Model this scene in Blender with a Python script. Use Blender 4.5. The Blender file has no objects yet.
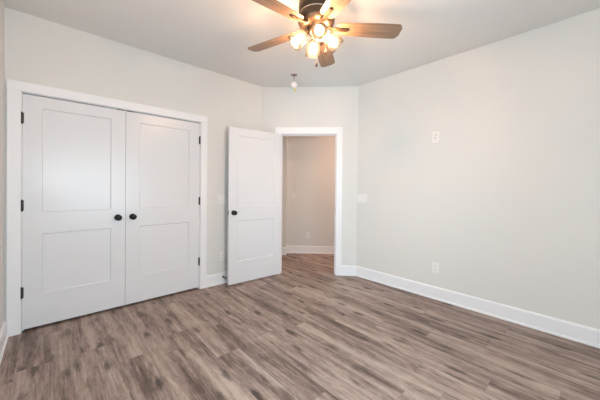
import bpy, bmesh, math, random
from mathutils import Vector, Matrix
random.seed(7)
PI = math.pi
S2 = 2 ** -.5
C = bpy.context.scene.collection
scn = bpy.context.scene

# ------------------------------------------------------------------ camera
TH, FPX, SY, CH, PITCH, ROLL = .8289, 271.17, -10.51, 1.2665, .0062, .0086
A, B, SOUTH, EAST, Z = 3.3167, 3.2655, -.2883, 1.25, 2.74   # closet wall x=-A, right wall y=B
YC, XC = 2.2844, -2.3357                                    # ends of the angled wall
Fv = Vector((-math.sin(TH)*math.cos(PITCH), math.cos(TH)*math.cos(PITCH), -math.sin(PITCH)))
R0 = Vector((math.cos(TH), math.sin(TH), 0)); U0 = R0.cross(Fv)
Rv = R0*math.cos(ROLL) + U0*math.sin(ROLL); Uv = -R0*math.sin(ROLL) + U0*math.cos(ROLL)
cd = bpy.data.cameras.new('camera'); cam = bpy.data.objects.new('camera', cd); C.objects.link(cam)
cd.sensor_width = 36; cd.lens = FPX/600*36; cd.shift_y = SY/600; cd.clip_start = .02
M = Matrix((Rv, Uv, -Fv)).transposed().to_4x4(); M.translation = Vector((0, 0, CH)); cam.matrix_world = M
scn.camera = cam

# ------------------------------------------------------------------ light
scn.view_settings.view_transform = 'Standard'; scn.view_settings.look = 'None'
scn.view_settings.gamma = 1; scn.view_settings.use_curve_mapping = False
scn.view_settings.exposure = 0.0
w = bpy.data.worlds.new('sky'); scn.world = w; w.use_nodes = True
bg = w.node_tree.nodes['Background']; bg.inputs[0].default_value = (.75, .85, 1, 1); bg.inputs[1].default_value = 1.0

def area(name, loc, direction, sx, sy, power, col, spread=PI):
    l = bpy.data.lights.new(name, 'AREA'); l.shape = 'RECTANGLE'; l.size = sx; l.size_y = sy
    l.energy = power; l.color = col; l.spread = spread
    o = bpy.data.objects.new(name, l); C.objects.link(o); o.location = loc
    o.rotation_euler = Vector(direction).to_track_quat('-Z', 'Y').to_euler()
    return o
WE = (.12, 1.7, .5, 1.95)      # east window: y0,y1,z0,z1
WS = (-1.75, -.55, .5, 1.95)     # south window: x0,x1,z0,z1
area('window_daylight', (EAST+.14, (WE[0]+WE[1])/2, (WE[2]+WE[3])/2), (-1, 0, 0), 1.4, 1.5, 64, (.73, .92, 1))
area('window_daylight', ((WS[0]+WS[1])/2, SOUTH-.14, (WS[2]+WS[3])/2), (0, 1, 0), 1.2, 1.4, 42, (.73, .92, 1))
fl = bpy.data.lights.new('camera_flash', 'POINT'); fl.energy = 31; fl.shadow_soft_size = .05; fl.color = (.78, .91, .96)
flo = bpy.data.objects.new('camera_flash', fl); C.objects.link(flo); flo.location = (.09, .03, 1.47)
BULB = 11.5

# ------------------------------------------------------------------ materials
def nt(name):
    m = bpy.data.materials.new(name); m.use_nodes = True; t = m.node_tree
    return m, t, t.nodes['Principled BSDF']
def paint(name, col, rough=.6, bump=.05, scale=180, var=.015, spec=.5):
    m, t, p = nt(name)
    n = t.nodes.new('ShaderNodeTexNoise'); n.inputs['Scale'].default_value = scale; n.inputs['Detail'].default_value = 3
    tc = t.nodes.new('ShaderNodeTexCoord'); t.links.new(tc.outputs['Object'], n.inputs['Vector'])
    b = t.nodes.new('ShaderNodeBump'); b.inputs['Strength'].default_value = bump; b.inputs['Distance'].default_value = .002
    t.links.new(n.outputs['Fac'], b.inputs['Height']); t.links.new(b.outputs['Normal'], p.inputs['Normal'])
    n2 = t.nodes.new('ShaderNodeTexNoise'); n2.inputs['Scale'].default_value = 2.5
    t.links.new(tc.outputs['Object'], n2.inputs['Vector'])
    r = t.nodes.new('ShaderNodeValToRGB'); c = r.color_ramp
    c.elements[0].color = (*[v*(1-var) for v in col], 1); c.elements[1].color = (*[min(1, v*(1+var)) for v in col], 1)
    t.links.new(n2.outputs['Fac'], r.inputs['Fac']); t.links.new(r.outputs['Color'], p.inputs['Base Color'])
    p.inputs['Roughness'].default_value = rough; p.inputs['Specular IOR Level'].default_value = spec
    return m
def metal(name, col, rough=.4, met=.8):
    m, t, p = nt(name); p.inputs['Metallic'].default_value = met
    p.inputs['Base Color'].default_value = (*col, 1)
    n = t.nodes.new('ShaderNodeTexNoise'); n.inputs['Scale'].default_value = 40
    mr = t.nodes.new('ShaderNodeMapRange'); mr.inputs[3].default_value = rough-.06; mr.inputs[4].default_value = rough+.06
    t.links.new(n.outputs['Fac'], mr.inputs[0]); t.links.new(mr.outputs[0], p.inputs['Roughness'])
    return m
def floor_mat():
    m, t, p = nt('plank_floor'); N = t.nodes; L = t.links
    tc = N.new('ShaderNodeTexCoord'); sep = N.new('ShaderNodeSeparateXYZ'); L.new(tc.outputs['Object'], sep.inputs[0])
    PW, PL = .182, 1.22
    def mth(op, a, b=None, c=None):
        n = N.new('ShaderNodeMath'); n.operation = op
        for i, v in enumerate((a, b, c)):
            if v is None: continue
            if isinstance(v, (int, float)): n.inputs[i].default_value = v
            else: L.new(v, n.inputs[i])
        return n.outputs[0]
    row = mth('DIVIDE', sep.outputs['Y'], PW); ri = mth('FLOOR', row)
    wn = N.new('ShaderNodeTexWhiteNoise'); wn.noise_dimensions = '1D'; L.new(ri, wn.inputs['W'])
    xo = mth('ADD', mth('DIVIDE', sep.outputs['X'], PL), wn.outputs['Value']); xi = mth('FLOOR', xo)
    cmb = N.new('ShaderNodeCombineXYZ'); L.new(ri, cmb.inputs[0]); L.new(xi, cmb.inputs[1])
    wn2 = N.new('ShaderNodeTexWhiteNoise'); wn2.noise_dimensions = '2D'; L.new(cmb.outputs[0], wn2.inputs['Vector'])
    rnd = wn2.outputs['Value']
    # grain coordinates shifted for every plank
    off = mth('MULTIPLY', rnd, 37.0)
    g = N.new('ShaderNodeCombineXYZ'); L.new(mth('ADD', sep.outputs['X'], off), g.inputs[0]); L.new(sep.outputs['Y'], g.inputs[1]); L.new(off, g.inputs[2])
    def noise(sx, sy, detail, rough=.55, dist=0.):
        mp = N.new('ShaderNodeMapping'); mp.inputs['Scale'].default_value = (sx, sy, 1); L.new(g.outputs[0], mp.inputs[0])
        n = N.new('ShaderNodeTexNoise'); n.inputs['Scale'].default_value = 1; n.inputs['Detail'].default_value = detail
        n.inputs['Roughness'].default_value = rough; n.inputs['Distortion'].default_value = dist; L.new(mp.outputs[0], n.inputs['Vector'])
        return n.outputs['Fac']
    n1 = noise(.9, 13, 6, .6, .35); n2 = noise(5, 80, 5, .7, .15); n3 = noise(2.6, 7, 3, .5, .3); n4 = noise(9, 30, 6, .75, .3)
    f = mth('ADD', mth('MULTIPLY', n1, .85), mth('MULTIPLY', n2, .5))
    f = mth('ADD', f, mth('MULTIPLY', rnd, .045)); f = mth('ADD', f, mth('MULTIPLY', n4, .46))
    n5 = noise(.55, 5.5, 3, .5, .6); f = mth('ADD', f, mth('MULTIPLY', mth('SUBTRACT', n5, .5), .35))
    f = mth('MULTIPLY_ADD', f, 1.2, -.54)
    r = N.new('ShaderNodeValToRGB'); cr = r.color_ramp; L.new(f, r.inputs['Fac'])
    stops = [(.30, (.10, .068, .056)), (.42, (.185, .132, .112)), (.52, (.27, .20, .172)), (.62, (.37, .28, .24)), (.76, (.48, .385, .335))]
    cr.elements[0].position = stops[0][0]; cr.elements[0].color = (*stops[0][1], 1)
    cr.elements[1].position = stops[-1][0]; cr.elements[1].color = (*stops[-1][1], 1)
    for ps, c in stops[1:-1]:
        e = cr.elements.new(ps); e.color = (*c, 1)
    # dark knots
    vm = N.new('ShaderNodeMapping'); vm.inputs['Scale'].default_value = (1.9, 5.8, 1); L.new(g.outputs[0], vm.inputs[0])
    vo = N.new('ShaderNodeTexVoronoi'); vo.voronoi_dimensions = '2D'; vo.inputs['Scale'].default_value = 1.0; L.new(vm.outputs[0], vo.inputs['Vector'])
    kn = N.new('ShaderNodeMapRange'); kn.interpolation_type = 'SMOOTHSTEP'; kn.inputs[1].default_value = .03; kn.inputs[2].default_value = .20
    kn.inputs[3].default_value = 1.0; kn.inputs[4].default_value = 0.; L.new(mth('ADD', vo.outputs['Distance'], mth('MULTIPLY', mth('SUBTRACT', n4, .5), .3)), kn.inputs[0])
    km = mth('MULTIPLY', kn.outputs[0], mth('MULTIPLY_ADD', n3, 2.6, -.55))
    mx = N.new('ShaderNodeMix'); mx.data_type = 'RGBA'; L.new(km, mx.inputs['Factor']); L.new(r.outputs['Color'], mx.inputs[6]); mx.inputs[7].default_value = (.075, .054, .046, 1)
    # joints
    fy = mth('FRACT', row); fx = mth('FRACT', xo)
    ey = mth('MINIMUM', fy, mth('SUBTRACT', 1., fy)); ex = mth('MINIMUM', fx, mth('SUBTRACT', 1., fx))
    j = mth('MINIMUM', mth('MULTIPLY', ey, PW), mth('MULTIPLY', ex, PL))
    jm = mth('LESS_THAN', j, .0011)
    mj = N.new('ShaderNodeMix'); mj.data_type = 'RGBA'; L.new(mth('MULTIPLY', jm, .4), mj.inputs['Factor']); L.new(mx.outputs[2], mj.inputs[6]); mj.inputs[7].default_value = (.06, .045, .038, 1)
    L.new(mj.outputs[2], p.inputs['Base Color'])
    b = N.new('ShaderNodeBump'); b.inputs['Strength'].default_value = .12; b.inputs['Distance'].default_value = .002
    L.new(mth('SUBTRACT', n2, mth('MULTIPLY', jm, .8)), b.inputs['Height']); L.new(b.outputs[0], p.inputs['Normal'])
    p.inputs['Roughness'].default_value = .5; p.inputs['Specular IOR Level'].default_value = .4
    return m
def blade_mat():
    m, t, p = nt('blade_wood'); N = t.nodes; L = t.links
    tc = N.new('ShaderNodeTexCoord'); mp = N.new('ShaderNodeMapping'); mp.inputs['Scale'].default_value = (3, 60, 3); L.new(tc.outputs['Object'], mp.inputs[0])
    n = N.new('ShaderNodeTexNoise'); n.inputs['Scale'].default_value = 1; n.inputs['Detail'].default_value = 4; L.new(mp.outputs[0], n.inputs['Vector'])
    r = N.new('ShaderNodeValToRGB'); cr = r.color_ramp; L.new(n.outputs['Fac'], r.inputs['Fac'])
    cr.elements[0].position = .3; cr.elements[0].color = (.17, .105, .065, 1); cr.elements[1].position = .7; cr.elements[1].color = (.30, .20, .13, 1)
    L.new(r.outputs['Color'], p.inputs['Base Color']); p.inputs['Roughness'].default_value = .42
    return m
def glass_mat(name, frost, tint=(1, 1, 1), ripple=True):
    m, t, p = nt(name); N = t.nodes; L = t.links; N.remove(p)
    out = N['Material Output']; tr = N.new('ShaderNodeBsdfTransparent'); tr.inputs[0].default_value = (*tint, 1)
    gl = N.new('ShaderNodeBsdfGlossy'); gl.inputs['Roughness'].default_value = .08
    tl = N.new('ShaderNodeBsdfTranslucent'); tl.inputs[0].default_value = (*tint, 1)
    fr = N.new('ShaderNodeFresnel'); fr.inputs[0].default_value = 1.45
    if ripple:
        n = N.new('ShaderNodeTexNoise'); n.inputs['Scale'].default_value = 90; b = N.new('ShaderNodeBump'); b.inputs['Strength'].default_value = .4; b.inputs['Distance'].default_value = .003
        L.new(n.outputs['Fac'], b.inputs['Height']); L.new(b.outputs[0], gl.inputs['Normal']); L.new(b.outputs[0], fr.inputs['Normal'])
    m1 = N.new('ShaderNodeMixShader'); m1.inputs[0].default_value = frost; L.new(tr.outputs[0], m1.inputs[1]); L.new(tl.outputs[0], m1.inputs[2])
    m2 = N.new('ShaderNodeMixShader'); L.new(fr.outputs[0], m2.inputs[0]); L.new(m1.outputs[0], m2.inputs[1]); L.new(gl.outputs[0], m2.inputs[2])
    L.new(m2.outputs[0], out.inputs[0]); return m
def bulb_mat():
    m, t, p = nt('bulb_glow'); N = t.nodes; L = t.links; N.remove(p)
    tr = N.new('ShaderNodeBsdfTransparent'); em = N.new('ShaderNodeEmission'); em.inputs[0].default_value = (1, .74, .46, 1); em.inputs[1].default_value = 1.6
    ad = N.new('ShaderNodeAddShader'); L.new(tr.outputs[0], ad.inputs[0]); L.new(em.outputs[0], ad.inputs[1]); L.new(ad.outputs[0], N['Material Output'].inputs[0])
    return m
def emit_mat(name, col, s):
    m, t, p = nt(name); p.inputs['Base Color'].default_value = (*col, 1)
    p.inputs['Emission Color'].default_value = (*col, 1); p.inputs['Emission Strength'].default_value = s
    return m

WALL = paint('wall_paint', (.745, .735, .715), .75, .06)
CEIL = paint('ceiling_paint', (.80, .79, .775), .85, .08, 120)
TRIM = paint('trim_paint', (.875, .875, .90), .38, .02, 60, .005)
DOORM = paint('door_paint', (.765, .77, .80), .27, .03, 90, .006)
FLOOR = floor_mat()
BLACK = metal('oil_rubbed_black', (.018, .017, .018), .32, .6)
BRONZE = metal('dark_bronze', (.085, .058, .04), .36, .75)
HINGE = metal('hinge_bronze', (.06, .05, .055), .4, .7)
STEEL = metal('latch_steel', (.55, .52, .48), .35, .9)
PLASTIC = paint('white_plastic', (.84, .83, .82), .35, .01, 50, .005)
SLOT = paint('slot_dark', (.12, .11, .11), .6, .01)
RUBBER = paint('black_rubber', (.02, .02, .02), .7, .01)
BLADE = blade_mat()
SHADEG = glass_mat('shade_glass', .015, (.97, .92, .82))
WINGLASS = glass_mat('window_glass', 0., (.97, .99, 1), False)
BULBM = bulb_mat()
VINYL = paint('window_vinyl', (.88, .88, .88), .35, .01)

# ------------------------------------------------------------------ helpers
def new(): return bmesh.new()
def box(bm, x0, x1, y0, y1, z0, z1, mat=None):
    vs = [bm.verts.new(Vector(p)) for p in [(x0,y0,z0),(x1,y0,z0),(x1,y1,z0),(x0,y1,z0),(x0,y0,z1),(x1,y0,z1),(x1,y1,z1),(x0,y1,z1)]]
    if mat is not None:
        for v in vs: v.co = mat @ v.co
    for f in [(0,3,2,1),(4,5,6,7),(0,1,5,4),(1,2,6,5),(2,3,7,6),(3,0,4,7)]: bm.faces.new([vs[i] for i in f])
    return vs
def lathe(bm, prof, n=32, mat=None, cap=True):
    rings = []
    for r, z in prof:
        rings.append([bm.verts.new(Vector((r*math.cos(2*PI*k/n), r*math.sin(2*PI*k/n), z))) for k in range(n)])
    for a, b in zip(rings, rings[1:]):
        for k in range(n): bm.faces.new((a[k], a[(k+1)%n], b[(k+1)%n], b[k]))
    if cap:
        bm.faces.new(rings[0][::-1]); bm.faces.new(rings[-1])
    if mat is not None:
        for rg in rings:
            for v in rg: v.co = mat @ v.co
def tube(bm, pts, r, n=10):
    pts = [Vector(p) for p in pts]; rings = []
    for i, p in enumerate(pts):
        d = (pts[min(i+1, len(pts)-1)] - pts[max(i-1, 0)]).normalized()
        u = d.orthogonal().normalized() if i == 0 else (u - d*u.dot(d)).normalized()
        v = d.cross(u); rr = r[i] if isinstance(r, (list, tuple)) else r
        rings.append([bm.verts.new(p + (u*math.cos(2*PI*k/n) + v*math.sin(2*PI*k/n))*rr) for k in range(n)])
    for a, b in zip(rings, rings[1:]):
        for k in range(n): bm.faces.new((a[k], a[(k+1)%n], b[(k+1)%n], b[k]))
    bm.faces.new(rings[0][::-1]); bm.faces.new(rings[-1])
def prism(bm, prof, p0, p1, up=Vector((0, 0, 1)), out=None):
    """sweep a (out,z) profile from p0 to p1"""
    rings = [[bm.verts.new(Vector(p) + out*o + up*z) for o, z in prof] for p in (p0, p1)]
    k = len(prof)
    for i in range(k): bm.faces.new((rings[0][i], rings[0][(i+1)%k], rings[1][(i+1)%k], rings[1][i]))
    bm.faces.new(rings[0][::-1]); bm.faces.new(rings[1])
def obj(name, bm, m, parent=None, smooth=False, bevel=0., mat=None):
    bmesh.ops.recalc_face_normals(bm, faces=bm.faces)
    me = bpy.data.meshes.new(name); bm.to_mesh(me); bm.free(); me.materials.append(m)
    o = bpy.data.objects.new(name, me); C.objects.link(o)
    if smooth:
        for f in me.polygons: f.use_smooth = True
        try: me.set_sharp_from_angle(angle=math.radians(40))
        except Exception: pass
    if bevel:
        b = o.modifiers.new('bevel', 'BEVEL'); b.width = bevel; b.segments = 2; b.limit_method = 'ANGLE'
    if parent is not None: o.parent = parent
    if mat is not None: o.matrix_world = mat
    return o
def tag(o, label=None, cat=None, group=None, kind=None):
    if label: o['label'] = label
    if cat: o['category'] = cat
    if group: o['group'] = group
    if kind: o['kind'] = kind
    return o
def empty(name, mat, label=None, cat=None, group=None, kind=None):
    o = bpy.data.objects.new(name, None); C.objects.link(o); o.matrix_world = mat; o.empty_display_size = .1
    return tag(o, label, cat, group, kind)
def copy_tree(o, parent=None):
    c = o.copy(); C.objects.link(c); c.parent = parent
    for ch in [k for k in bpy.data.objects if k.parent == o and k != c]: copy_tree(ch, c)
    return c
def struct(name, bm, m, label, cat, **kw): return tag(obj(name, bm, m, **kw), label, cat, None, 'structure')
def frame(origin, xdir, zdir=(0, 0, 1)):
    x = Vector(xdir).normalized(); z = Vector(zdir); y = z.cross(x)
    m = Matrix((x, y, z)).transposed().to_4x4(); m.translation = Vector(origin); return m
# local frame of each wall: x along the wall, -y into the room, z up
WEST = frame((-A, 0, 0), (0, 1, 0))           # x = world y
NORTH = frame((0, B, 0), (1, 0, 0))           # x = world x
CHAM = frame((-A, YC, 0), (S2, S2, 0))        # x = t along the angled wall
CW = (Vector((XC, B)) - Vector((-A, YC))).length

# ------------------------------------------------------------------ structure
OX0, OX1, OY1 = -6.0, EAST+.15, 6.0
HB = 1.285        # distance of the hall's back wall behind the angled wall
CY0, CY1, CZ = -.187, 1.353, 2.061     # closet opening
T1, T2, TZ = .280, 1.079, 2.047        # doorway in the angled wall
bm = new(); box(bm, OX0, OX1, SOUTH-.15, OY1, -.1, 0)
struct('floor', bm, FLOOR, 'grey-brown knotty wood plank floor', 'floor')
bm = new(); box(bm, OX0, OX1, SOUTH-.15, OY1, Z, Z+.1)
struct('ceiling', bm, CEIL, 'flat matt white ceiling', 'ceiling')
wt = .115
bm = new()
box(bm, SOUTH-.15, CY0-.018, 0, wt, 0, Z); box(bm, CY1+.018, YC+.03, 0, wt, 0, Z); box(bm, CY0-.018, CY1+.018, 0, wt, CZ+.018, Z)
struct('wall_left', bm, WALL, 'pale greige wall with the closet opening', 'wall', mat=WEST)
bm = new()
box(bm, 0, T1-.018, 0, wt, 0, Z); box(bm, T2+.018, CW, 0, wt, 0, Z); box(bm, T1-.018, T2+.018, 0, wt, TZ+.018, Z)
struct('wall_back', bm, WALL, 'narrow angled pale greige wall with the doorway', 'wall', mat=CHAM)
bm = new(); box(bm, XC-.03, EAST+.15, 0, wt, 0, Z)
struct('wall_right', bm, WALL, 'long blank pale greige wall on the right', 'wall', mat=NORTH)
bm = new()
box(bm, -A, WS[0], SOUTH-.15, SOUTH, 0, Z); box(bm, WS[1], EAST+.15, SOUTH-.15, SOUTH, 0, Z)
box(bm, WS[0], WS[1], SOUTH-.15, SOUTH, 0, WS[2]); box(bm, WS[0], WS[1], SOUTH-.15, SOUTH, WS[3], Z)
struct('wall_near', bm, WALL, 'sliver of greige wall at the far left edge', 'wall')
bm = new()
box(bm, EAST, EAST+.15, SOUTH, WE[0], 0, Z); box(bm, EAST, EAST+.15, WE[1], B, 0, Z)
box(bm, EAST, EAST+.15, WE[0], WE[1], 0, WE[2]); box(bm, EAST, EAST+.15, WE[0], WE[1], WE[3], Z)
struct('wall_behind', bm, WALL, 'window wall behind the viewer', 'wall')
# hall behind the doorway
bm = new()
box(bm, -.75, 2.5, HB, HB+.1, 0, Z); box(bm, -.65, .245, HB-.15, HB, 0, Z)
box(bm, -.75, -.65, wt+.25, HB, 0, Z); box(bm, 2.4, 2.5, wt, HB, 0, Z); box(bm, CW+.05, 2.5, wt+.0, wt+.1, 0, Z); box(bm, -.75, -.02, wt+.2, wt+.3, 0, Z)
struct('wall_hall', bm, WALL, 'greige hall wall seen through the open doorway', 'wall', mat=CHAM)
# closet interior
bm = new()
box(bm, SOUTH-.15, CY1+.25, .75, .85, 0, Z); box(bm, CY1+.15, CY1+.25, wt, .75, 0, Z); box(bm, SOUTH-.15, SOUTH-.05, wt, .75, 0, Z)
struct('wall_closet', bm, WALL, 'closet interior wall behind the closed double doors', 'wall', mat=WEST)

# baseboards: cap bevel on top, small shoe at the floor
BP = [(0, 0), (.026, 0), (.026, .012), (.021, .018), (.016, .02), (.016, .128), (.012, .136), (.006, .141), (0, .143)]
def baseboard(name, m, segs, label):
    bm = new()
    for x0, x1, y in segs: prism(bm, BP, (x0, y, 0), (x1, y, 0), out=Vector((0, -1, 0)))
    return struct(name, bm, TRIM, label, 'baseboard', mat=m)
COUT1, COUT2 = CY0-.0877, CY1+.0877
DOUT1, DOUT2 = T1-.0877, T2+.0901
baseboard('baseboard_left', WEST, [(SOUTH, COUT1, 0), (COUT2, YC, 0)], 'white baseboard beside the closet, running behind the open door')
baseboard('baseboard_back', CHAM, [(0, DOUT1, 0), (DOUT2, CW, 0)], 'short white baseboard on the angled doorway wall')
baseboard('baseboard_right', NORTH, [(XC, EAST, 0)], 'long white baseboard along the right wall')
baseboard('baseboard_near', frame((0, SOUTH, 0), (-1, 0, 0)), [(-EAST, A-.028, 0)], 'white baseboard at the far left edge')
baseboard('baseboard_behind', frame((EAST, 0, 0), (0, -1, 0)), [(-B+.028, -SOUTH-.028, 0)], 'white baseboard below the window behind the viewer')
baseboard('baseboard_hall', CHAM, [(.245, 2.4, HB), (-.6, .262, HB-.15)], 'white baseboard in the hall beyond the doorway')

# casings and jambs
def casing(name, m, x0, x1, zt, ox0, ox1, label, thick=.019, both=False):
    bm = new(); rv = .006
    box(bm, ox0, x0-rv, -thick, 0, 0, zt+rv); box(bm, x1+rv, ox1, -thick, 0, 0, zt+rv)
    box(bm, ox0, ox1, -thick-.002, 0, zt+rv, 2.147)
    if both:
        box(bm, ox0, x0-rv, wt, wt+thick, 0, 2.147); box(bm, x1+rv, ox1, wt, wt+thick, 0, 2.147); box(bm, x0-rv, x1+rv, wt, wt+thick, zt+rv, 2.147)
    box(bm, x0-.018, x0, 0, wt, 0, zt); box(bm, x1, x1+.018, 0, wt, 0, zt); box(bm, x0-.018, x1+.018, 0, wt, zt, zt+.018)
    # door stop strips on the jamb
    s0, s1 = (.040, .075)
    box(bm, x0, x0+.011, s0, s1, 0, zt); box(bm, x1-.011, x1, s0, s1, 0, zt); box(bm, x0, x1, s0, s1, zt-.011, zt)
    return struct(name, bm, TRIM, label, 'door casing', mat=m, bevel=.0015)
casing('trim_1', WEST, CY0, CY1, CZ, COUT1, COUT2, 'flat white casing around the double closet doors')
cz = casing('trim_2', CHAM, T1, T2, TZ, DOUT1, DOUT2, 'flat white casing around the open doorway', both=True)
bm = new(); box(bm, T2-.0015, T2+.002, .008, .034, .91, .97)
sp = obj('strike_plate', bm, STEEL, None, mat=CHAM); sp.parent = cz; sp.matrix_parent_inverse = CHAM.inverted()
bm = new(); box(bm, T2-.0022, T2-.001, .014, .028, .925, .955)
sh = obj('strike_hole', bm, RUBBER, None, mat=CHAM); sh.parent = sp; sh.matrix_parent_inverse = CHAM.inverted()

# ------------------------------------------------------------------ doors
def door_bm(w, h, panels, stile=.122, depth=.009, slope=.007, th=.035):
    """leaf x 0..w, y 0 (front) .. th (back), z 0..h, sunk flat panels on both faces"""
    bm = new()
    zs = [0]
    for a, b in panels: zs += [a, b]
    zs.append(h); xs = [0, stile, w-stile, w]
    for fy, sg in ((0, 1), (th, -1)):
        V = {}
        for i, x in enumerate(xs):
            for j, z in enumerate(zs): V[i, j] = bm.verts.new((x, fy, z))
        for i in range(3):
            for j in range(len(zs)-1):
                q = [V[i, j], V[i+1, j], V[i+1, j+1], V[i, j+1]]
                if i == 1 and j % 2 == 1:
                    x0, x1, z0, z1 = xs[1], xs[2], zs[j], zs[j+1]; d = fy + sg*depth; e = slope
                    k = [bm.verts.new(c) for c in [(x0+e, d, z0+e), (x1-e, d, z0+e), (x1-e, d, z1-e), (x0+e, d, z1-e)]]
                    for a in range(4): bm.faces.new((q[a], q[(a+1) % 4], k[(a+1) % 4], k[a]))
                    bm.faces.new(k)
                else: bm.faces.new(q)
    bm.verts.ensure_lookup_table()
    # edges
    def q(a, b, c, d): bm.faces.new([bm.verts.new(p) for p in (a, b, c, d)])
    q((0, 0, 0), (0, 0, h), (0, th, h), (0, th, 0)); q((w, 0, 0), (w, th, 0), (w, th, h), (w, 0, h))
    q((0, 0, 0), (0, th, 0), (w, th, 0), (w, 0, 0)); q((0, 0, h), (w, 0, h), (w, th, h), (0, th, h))
    bmesh.ops.remove_doubles(bm, verts=bm.verts, dist=1e-5)
    return bm
PAN = [(.285, .817), (1.005, 1.925)]
def knob(parent, x, z, y=0., out=-1):
    m = Matrix.Translation((x, y, z)) @ Matrix.Rotation(PI/2 if out < 0 else -PI/2, 4, 'X')   # local +z -> out of the face
    bm = new(); lathe(bm, [(.014, .0), (.0135, .012), (.011, .02), (.012, .03), (.02, .034), (.0275, .041), (.0295, .05), (.0275, .058), (.02, .064), (.008, .0665)], 28, m)
    k = obj('door_knob', bm, BLACK, parent, True)
    bm = new(); lathe(bm, [(.032, 0), (.032, .004), (.029, .008), (.015, .010)], 28, m)
    obj('rosette', bm, BLACK, k, True)
    return k
def hinge(parent, x, z, y=-.004):
    bm = new(); 
    for k in range(5): lathe(bm, [(.0062, z-.046+k*.0184), (.0062, z-.046+k*.0184+.0176)], 12, Matrix.Translation((x, y, 0)))
    lathe(bm, [(.0045, z-.051), (.0045, z+.051)], 12, Matrix.Translation((x, y, 0)))
    box(bm, x-.0115, x+.0115, y+.0045, y+.0058, z-.045, z+.045)
    return obj('hinge', bm, HINGE, parent, True)
DH = 2.026
def closet_door(name, x, flip, label, DW, stile):
    d = obj(name, door_bm(DW, DH, PAN, stile), DOORM, None, mat=WEST @ Matrix.Translation((x, .002, .024)))
    tag(d, label, 'door', None, 'structure')
    for z in (.32, 1.07, 1.82): hinge(d, (DW+.0015 if flip else -.0015), z, -.005)
    knob(d, (.064 if flip else DW-.064), .922)
    bm = new(); cx = .045 if flip else DW-.045
    box(bm, cx-.03, cx+.03, .001, .03, DH-.0005, DH+.007); lathe(bm, [(.008, DH+.002), (.007, DH+.007), (.003, DH+.0105)], 14, Matrix.Translation((cx, .016, 0)))
    obj('ball_catch', bm, BLACK, d)
    return d
closet_door('door_1', CY0+.002, False, 'closed white two-panel closet door, left leaf of the pair', .754, .122)
closet_door('door_2', CY1-.002-.779, True, 'closed white two-panel closet door, right leaf of the pair', .779, .126)
# the room door, hinged on the doorway's left jamb and swung far open
LW = .803
hinge_pt = CHAM @ Vector((T1+.003, -.024, .013))
ang = math.radians(45-139.0)
# local x along the leaf from the hinge, local -y = the face turned to the room
dirx = Vector((math.cos(ang), math.sin(ang), 0))
# the visible face looks towards +x/-y side of the leaf: use frame with x running from free edge to hinge
DM = frame(hinge_pt + dirx*LW, -dirx)
# -y of that frame:
d3 = obj('door_3', door_bm(LW, 2.03, PAN, .118), DOORM, None, mat=DM)
tag(d3, 'white two-panel room door standing open against the closet wall', 'door', None, 'structure')
knob(d3, .064, .925); knob(d3, .064, .925, .035, 1)
for z in (.25, 1.02, 1.82): hinge(d3, LW+.004, z, .040)
bm = new(); box(bm, -.0015, .001, .006, .029, .895, .955)
lp = obj('latch_plate', bm, HINGE, d3)
bm = new(); box(bm, -.011, -.0005, .011, .024, .917, .933); obj('latch_bolt', bm, STEEL, lp, bevel=.002)

# ------------------------------------------------------------------ windows (behind the viewer, they light the room)
def window(name, m, x0, x1, z0, z1, label):
    e = empty(name, m, label, 'window', None, 'structure')
    bm = new(); f = .05
    box(bm, x0, x1, .04, .11, z0, z0+f); box(bm, x0, x1, .04, .11, z1-f, z1); box(bm, x0, x0+f, .04, .11, z0+f, z1-f); box(bm, x1-f, x1, .04, .11, z0+f, z1-f)
    zm = (z0+z1)/2; box(bm, x0+f, x1-f, .05, .10, zm-.02, zm+.02)
    obj('window_frame', bm, VINYL, e)
    bm = new(); box(bm, x0+f, x1-f, .073, .077, z0+f, z1-f); obj('pane', bm, WINGLASS, e)
    bm = new(); c = .09
    box(bm, x0-c, x0, -.019, 0, z0-.02, z1+c); box(bm, x1, x1+c, -.019, 0, z0-.02, z1+c); box(bm, x0, x1, -.019, 0, z1, z1+c)
    box(bm, x0-c-.02, x1+c+.02, -.035, .04, z0-.022, z0); box(bm, x0-c, x1+c, -.019, 0, z0-.1, z0-.022)
    obj('window_casing', bm, TRIM, e)
window('window_1', frame((EAST, 0, 0), (0, -1, 0)), -WE[1], -WE[0], WE[2], WE[3], 'white double-hung window in the wall behind the viewer')
window('window_2', frame((0, SOUTH, 0), (-1, 0, 0)), -WS[1], -WS[0], WS[2], WS[3], 'white double-hung window in the near side wall')

# ------------------------------------------------------------------ plates
def rplate(bm, w, h, t=.006):
    vs = box(bm, -w/2, w/2, -t*.5, 0, -h/2, h/2)
    v2 = box(bm, -w/2+.004, w/2-.004, -t, -t*.5, -h/2+.004, h/2-.004)
def outlet(wallm, x, z, label, off=0.):
    e = empty('wall_outlet', wallm @ Matrix.Translation((x, off, z)), label, 'outlet')
    bm = new(); rplate(bm, .074, .118); obj('plate', bm, PLASTIC, e, bevel=.001)
    for dz in (-.0215, .0215):
        bm = new(); m = Matrix.Translation((0, -.006, dz)) @ Matrix.Rotation(PI/2, 4, 'X')
        lathe(bm, [(.0165, 0), (.0165, .0018)], 20, m); r = obj('receptacle', bm, PLASTIC, e)
        bm = new()
        box(bm, -.0075, -.0055, -.0084, -.0077, dz-.002, dz+.007); box(bm, .0055, .0075, -.0084, -.0077, dz-.002, dz+.007)
        lathe(bm, [(.0028, 0), (.0028, .0008)], 10, Matrix.Translation((0, -.0077, dz-.008)) @ Matrix.Rotation(PI/2, 4, 'X'))
        obj('slots', bm, SLOT, r)
    return e
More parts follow.
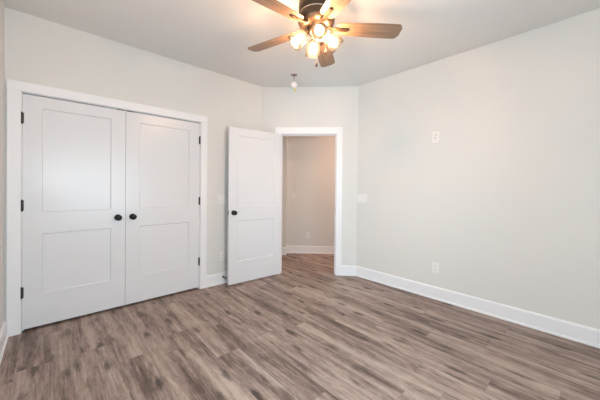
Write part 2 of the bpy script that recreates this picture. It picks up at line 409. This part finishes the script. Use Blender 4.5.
def switch(wallm, x, z, gangs, label, off=0.):
    e = empty('light_switch', wallm @ Matrix.Translation((x, off, z)), label, 'light switch')
    w = .07+.046*(gangs-1)
    bm = new(); rplate(bm, w, .118); obj('plate', bm, PLASTIC, e, bevel=.001)
    for g in range(gangs):
        cx = (g-(gangs-1)/2)*.046
        bm = new(); vs = box(bm, cx-.0165, cx+.0165, -.009, -.006, -.033, .033)
        for v in vs:
            if v.co.z > 0 and v.co.y < -.008: v.co.y = -.0068
        obj('rocker', bm, PLASTIC, e)
    return e
switch(WEST, 1.655, 1.11, 2, 'white light switch between the closet casing and the open door')
outlet(WEST, 1.662, .358, 'white outlet low between the closet and the open door')
switch(NORTH, -2.25, 1.122, 3, 'white light switch on the right wall beside the doorway')
outlet(NORTH, -1.24, .36, 'white outlet low on the right wall above the baseboard')
outlet(CHAM, .66, .348, 'small white outlet low on the hall wall seen through the doorway', HB)
switch(CHAM, .377, 1.108, 1, 'small white light switch on the hall wall seen through the doorway', HB)
# the high plate: cable jack over a socket
e = empty('media_plate', NORTH @ Matrix.Translation((-1.253, 0, 1.865)), 'white cable plate high on the right wall', 'wall plate')
bm = new(); rplate(bm, .078, .128); obj('plate', bm, PLASTIC, e, bevel=.001)
for dx, dz in ((.004, .022), (-.004, -.012)):
    bm = new(); lathe(bm, [(.009, 0), (.009, .003), (.005, .003), (.005, .010)], 16, Matrix.Translation((dx, -.006, dz)) @ Matrix.Rotation(PI/2, 4, 'X'))
    obj('cable_jack', bm, STEEL, e)

# door stop on the baseboard behind the open door
e = empty('door_stop', WEST @ Matrix.Translation((1.668, -.016, .088)), 'black spring door stop on the baseboard behind the open door', 'door stop')
RX = Matrix.Rotation(PI/2, 4, 'X')
bm = new(); lathe(bm, [(.013, 0), (.013, .003), (.008, .009)], 18, RX); obj('base', bm, BLACK, e, True)
bm = new(); tube(bm, [(.0042*math.cos(k*.9), -.008-.00045*k, .0042*math.sin(k*.9)) for k in range(110)], .0014, 6); obj('spring', bm, BLACK, e, True)
bm = new(); lathe(bm, [(.0075, .056), (.0095, .060), (.0095, .072), (.006, .076)], 16, RX); obj('rubber_tip', bm, RUBBER, e, True)

# small hanging thing below the ceiling near the angled wall
e = empty('hanging_pendant', Matrix.Translation((-2.681, 2.334, Z)), 'tiny white globe hanging on a short stem from the ceiling before the angled wall', 'pendant')
bm = new(); lathe(bm, [(.042, 0), (.041, -.004), (.026, -.010), (.012, -.016)], 28); obj('canopy', bm, metal('pendant_bronze', (.30, .22, .20), .4, .5), e, True)
bm = new(); tube(bm, [(0, 0, -.015), (0, 0, -.095)], .0045, 8); obj('stem', bm, metal('stem_metal', (.3, .27, .26), .4, .6), e, True)
bm = new(); lathe(bm, [(.012, -.085)]+[(.044*math.sin(PI*k/14), -.13+.044*math.cos(PI*k/14)) for k in range(2, 14)]+[(.01, -.1735)], 28); obj('globe', bm, paint('globe_white', (.88, .82, .83), .4, .01), e, True)
bm = new(); lathe(bm, [(.008, -.172), (.013, -.18), (.015, -.2), (.009, -.218)], 16, Matrix.Translation((.008, .008, 0))); obj('bulb_tip', bm, paint('tip_yellow', (.72, .66, .25), .4, .01), e, True)
bm = new(); lathe(bm, [(.008, -.172), (.016, -.184), (.017, -.205), (.009, -.225)], 16, Matrix.Translation((-.018, -.018, 0))); obj('pendant_drop', bm, paint('drop_blue', (.62, .70, .70), .4, .01), e, True)

# ------------------------------------------------------------------ ceiling fan
FX, FY, BZ = -1.426, 1.457, 2.462
fan = empty('ceiling_fan', Matrix.Translation((FX, FY, Z)), 'dark bronze ceiling fan with five wood blades and four lit glass shades', 'ceiling fan')
bz = BZ - Z    # blade plane in local z
bm = new(); lathe(bm, [(.085, 0), (.088, -.012), (.088, -.045), (.082, -.058), (.118, -.075), (.131, -.095), (.134, -.13), (.132, -.165), (.122, -.182)], 48)
obj('motor_housing', bm, BRONZE, fan, True)
bm = new(); lathe(bm, [(.128, -.186), (.136, -.192), (.138, -.215), (.136, -.238), (.126, -.258), (.100, -.272), (.060, -.288)], 48)
hs = obj('switch_housing', bm, BRONZE, fan, True)
bm = new(); lathe(bm, [(.129, -.181), (.129, -.188)], 48); obj('trim_ring', bm, STEEL, fan, True)
bm = new(); lathe(bm, [(.058, -.284), (.062, -.292), (.062, -.312), (.052, -.33), (.030, -.342), (.012, -.348), (.008, -.362), (.004, -.366)], 36)
kit = obj('light_kit', bm, BRONZE, fan, True)
# blades
def blade_bm():
    bm = new(); r0, r1, n = .150, .648, 24; top = []; 
    for s in (1, -1):
        pass
    prof = []
    for k in range(n+1):
        t = k/n; x = r0 + (r1-r0)*t; hw = .054 + .017*math.sin(min(1, t*1.25)*PI/2)
        c = .035
        if x > r1-c: hw = hw - c + math.sqrt(max(0, c*c-(x-(r1-c))**2))
        if x < r0+.02: hw = hw - .02 + math.sqrt(max(0, .02**2-((r0+.02)-x)**2))
        prof.append((x, hw))
    out = [(x, h) for x, h in prof] + [(x, -h) for x, h in reversed(prof)]
    for z in (0, .0055):
        pass
    lo = [bm.verts.new((x, y, 0)) for x, y in out]; hi = [bm.verts.new((x, y, .0055)) for x, y in out]
    bm.faces.new(lo[::-1]); bm.faces.new(hi); k = len(out)
    for i in range(k): bm.faces.new((lo[i], lo[(i+1) % k], hi[(i+1) % k], hi[i]))
    return bm
def bracket_bm():
    bm = new()
    def ring(x, hw, z0, z1): return [bm.verts.new(p) for p in [(x, -hw, z0), (x, hw, z0), (x, hw, z1), (x, -hw, z1)]]
    R = [ring(.095, .018, .004, .012), ring(.13, .017, -.008, .0), ring(.15, .016, -.009, -.0005), ring(.235, .0145, -.009, -.0005), ring(.245, .010, -.008, -.0005)]
    for a, b in zip(R, R[1:]):
        for i in range(4): bm.faces.new((a[i], a[(i+1) % 4], b[(i+1) % 4], b[i]))
    bm.faces.new(R[0][::-1]); bm.faces.new(R[-1])
    for x in (.175, .222): lathe(bm, [(.004, -.0115), (.006, -.009)], 10, Matrix.Translation((x, 0, 0)))
    return bm
pb = obj('blade', blade_bm(), BLADE, fan, bevel=.0015); br = obj('blade_bracket', bracket_bm(), BRONZE, pb, bevel=.0012)
PH = math.radians(51.5)
for k in range(5):
    b = pb if k == 0 else pb.copy()
    if k:
        C.objects.link(b); c = br.copy(); C.objects.link(c); c.parent = b
    b.location = (0, 0, bz); b.rotation_euler = (0, 0, 0)
    b.rotation_mode = 'QUATERNION'
    b.rotation_quaternion = (Matrix.Rotation(PH + k*2*PI/5, 3, 'Z') @ Matrix.Rotation(math.radians(-12), 3, 'X')).to_quaternion()
# arms, shades and bulbs
def shade_prof(o=0.):
    return [(.020+o, .0), (.034+o, -.005), (.045+o, -.018), (.051+o, -.042), (.056+o, -.080), (.060+o, -.118)]
s0 = new(); n = 40; pr = shade_prof(); pin = [(r-.003, z-.001) for r, z in reversed(pr)]
full = pr + [(pr[-1][0]-.0015, pr[-1][1]-.002)] + pin[0:]
rings = [[s0.verts.new(((r+(.0009*math.cos(20*2*PI*k/n) if 0 else 0))*math.cos(2*PI*k/n), r*math.sin(2*PI*k/n), z)) for k in range(n)] for r, z in full]
for a, b in zip(rings, rings[1:]):
    for k in range(n): s0.faces.new((a[k], a[(k+1) % n], b[(k+1) % n], b[k]))
az0 = math.radians(-36)
TILT = math.radians(46)
me_cache = {}
for k in range(4):
    az = az0 + k*PI/2
    RZ = Matrix.Rotation(az, 4, 'Z')
    bm = new(); tube(bm, [RZ @ Vector(p) for p in [(.045, 0, -.302), (.065, 0, -.303), (.078, 0, -.31), (.086, 0, -.322)]], [.008, .008, .009, .012], 12)
    arm = obj('lamp_arm', bm, BRONZE, fan, True)
    M4 = RZ @ Matrix.Translation((.082, 0, -.322)) @ Matrix.Rotation(-TILT, 4, 'Y')
    bm = new(); lathe(bm, [(.012, .012), (.022, .006), (.025, -.004), (.023, -.012)], 24); o = obj('lamp_fitter', bm, BRONZE, arm, True); o.matrix_basis = M4
    if k == 0: sh = obj('lamp_shade', s0, SHADEG, fan, True); shm = sh
    else: sh = shm.copy(); C.objects.link(sh)
    sh.matrix_basis = M4
    if k == 0:
        bm = new(); lathe(bm, [(.013, -.016), (.016, -.028), (.026, -.042), (.034, -.058), (.036, -.074), (.031, -.090), (.018, -.103), (.004, -.107)], 24)
        bl = obj('light_bulb', bm, BULBM, sh, True)
    else:
        b2 = bl.copy(); C.objects.link(b2); b2.parent = sh
    fl = bpy.data.lights.new('filament', 'POINT'); fl.energy = BULB; fl.color = (1, .60, .37); fl.shadow_soft_size = .017
    fo = bpy.data.objects.new('filament', fl); C.objects.link(fo); fo.parent = sh; fo.location = (0, 0, -.066)
# pull chains
def chain(x, y, z0, z1):
    bm = new(); m = int((z0-z1)/.006)
    for i in range(m): lathe(bm, [(.0004, z0-.006*i), (.0017, z0-.006*i-.0017), (.0017, z0-.006*i-.0035), (.0004, z0-.006*i-.0052)], 6, Matrix.Translation((x, y, 0)))
    ch = obj('pull_chain', bm, STEEL, fan)
    bm = new(); lathe(bm, [(.003, z1), (.006, z1-.008), (.0085, z1-.022), (.0075, z1-.034), (.003, z1-.04)], 16, Matrix.Translation((x, y, 0))); obj('pull_fob', bm, BRONZE, ch, True)
chain(-.012, .02, -.35, -.52)
chain(.045, .055, -.31, -.43)

# ------------------------------------------------------------------ hall lamp
hl = empty('hall_ceiling_light', CHAM @ Matrix.Translation((2.05, .5, Z)), 'round flush lamp on the hall ceiling out of sight', 'ceiling light')
bm = new(); lathe(bm, [(.15, 0), (.15, -.02), (.14, -.03)], 32); obj('base', bm, BRONZE, hl, True)
bm = new(); lathe(bm, [(.135, -.03), (.13, -.05), (.1, -.07), (.05, -.08), (.01, -.082)], 32); obj('diffuser', bm, emit_mat('diffuser_glow', (1, .62, .43), 92), hl, True)
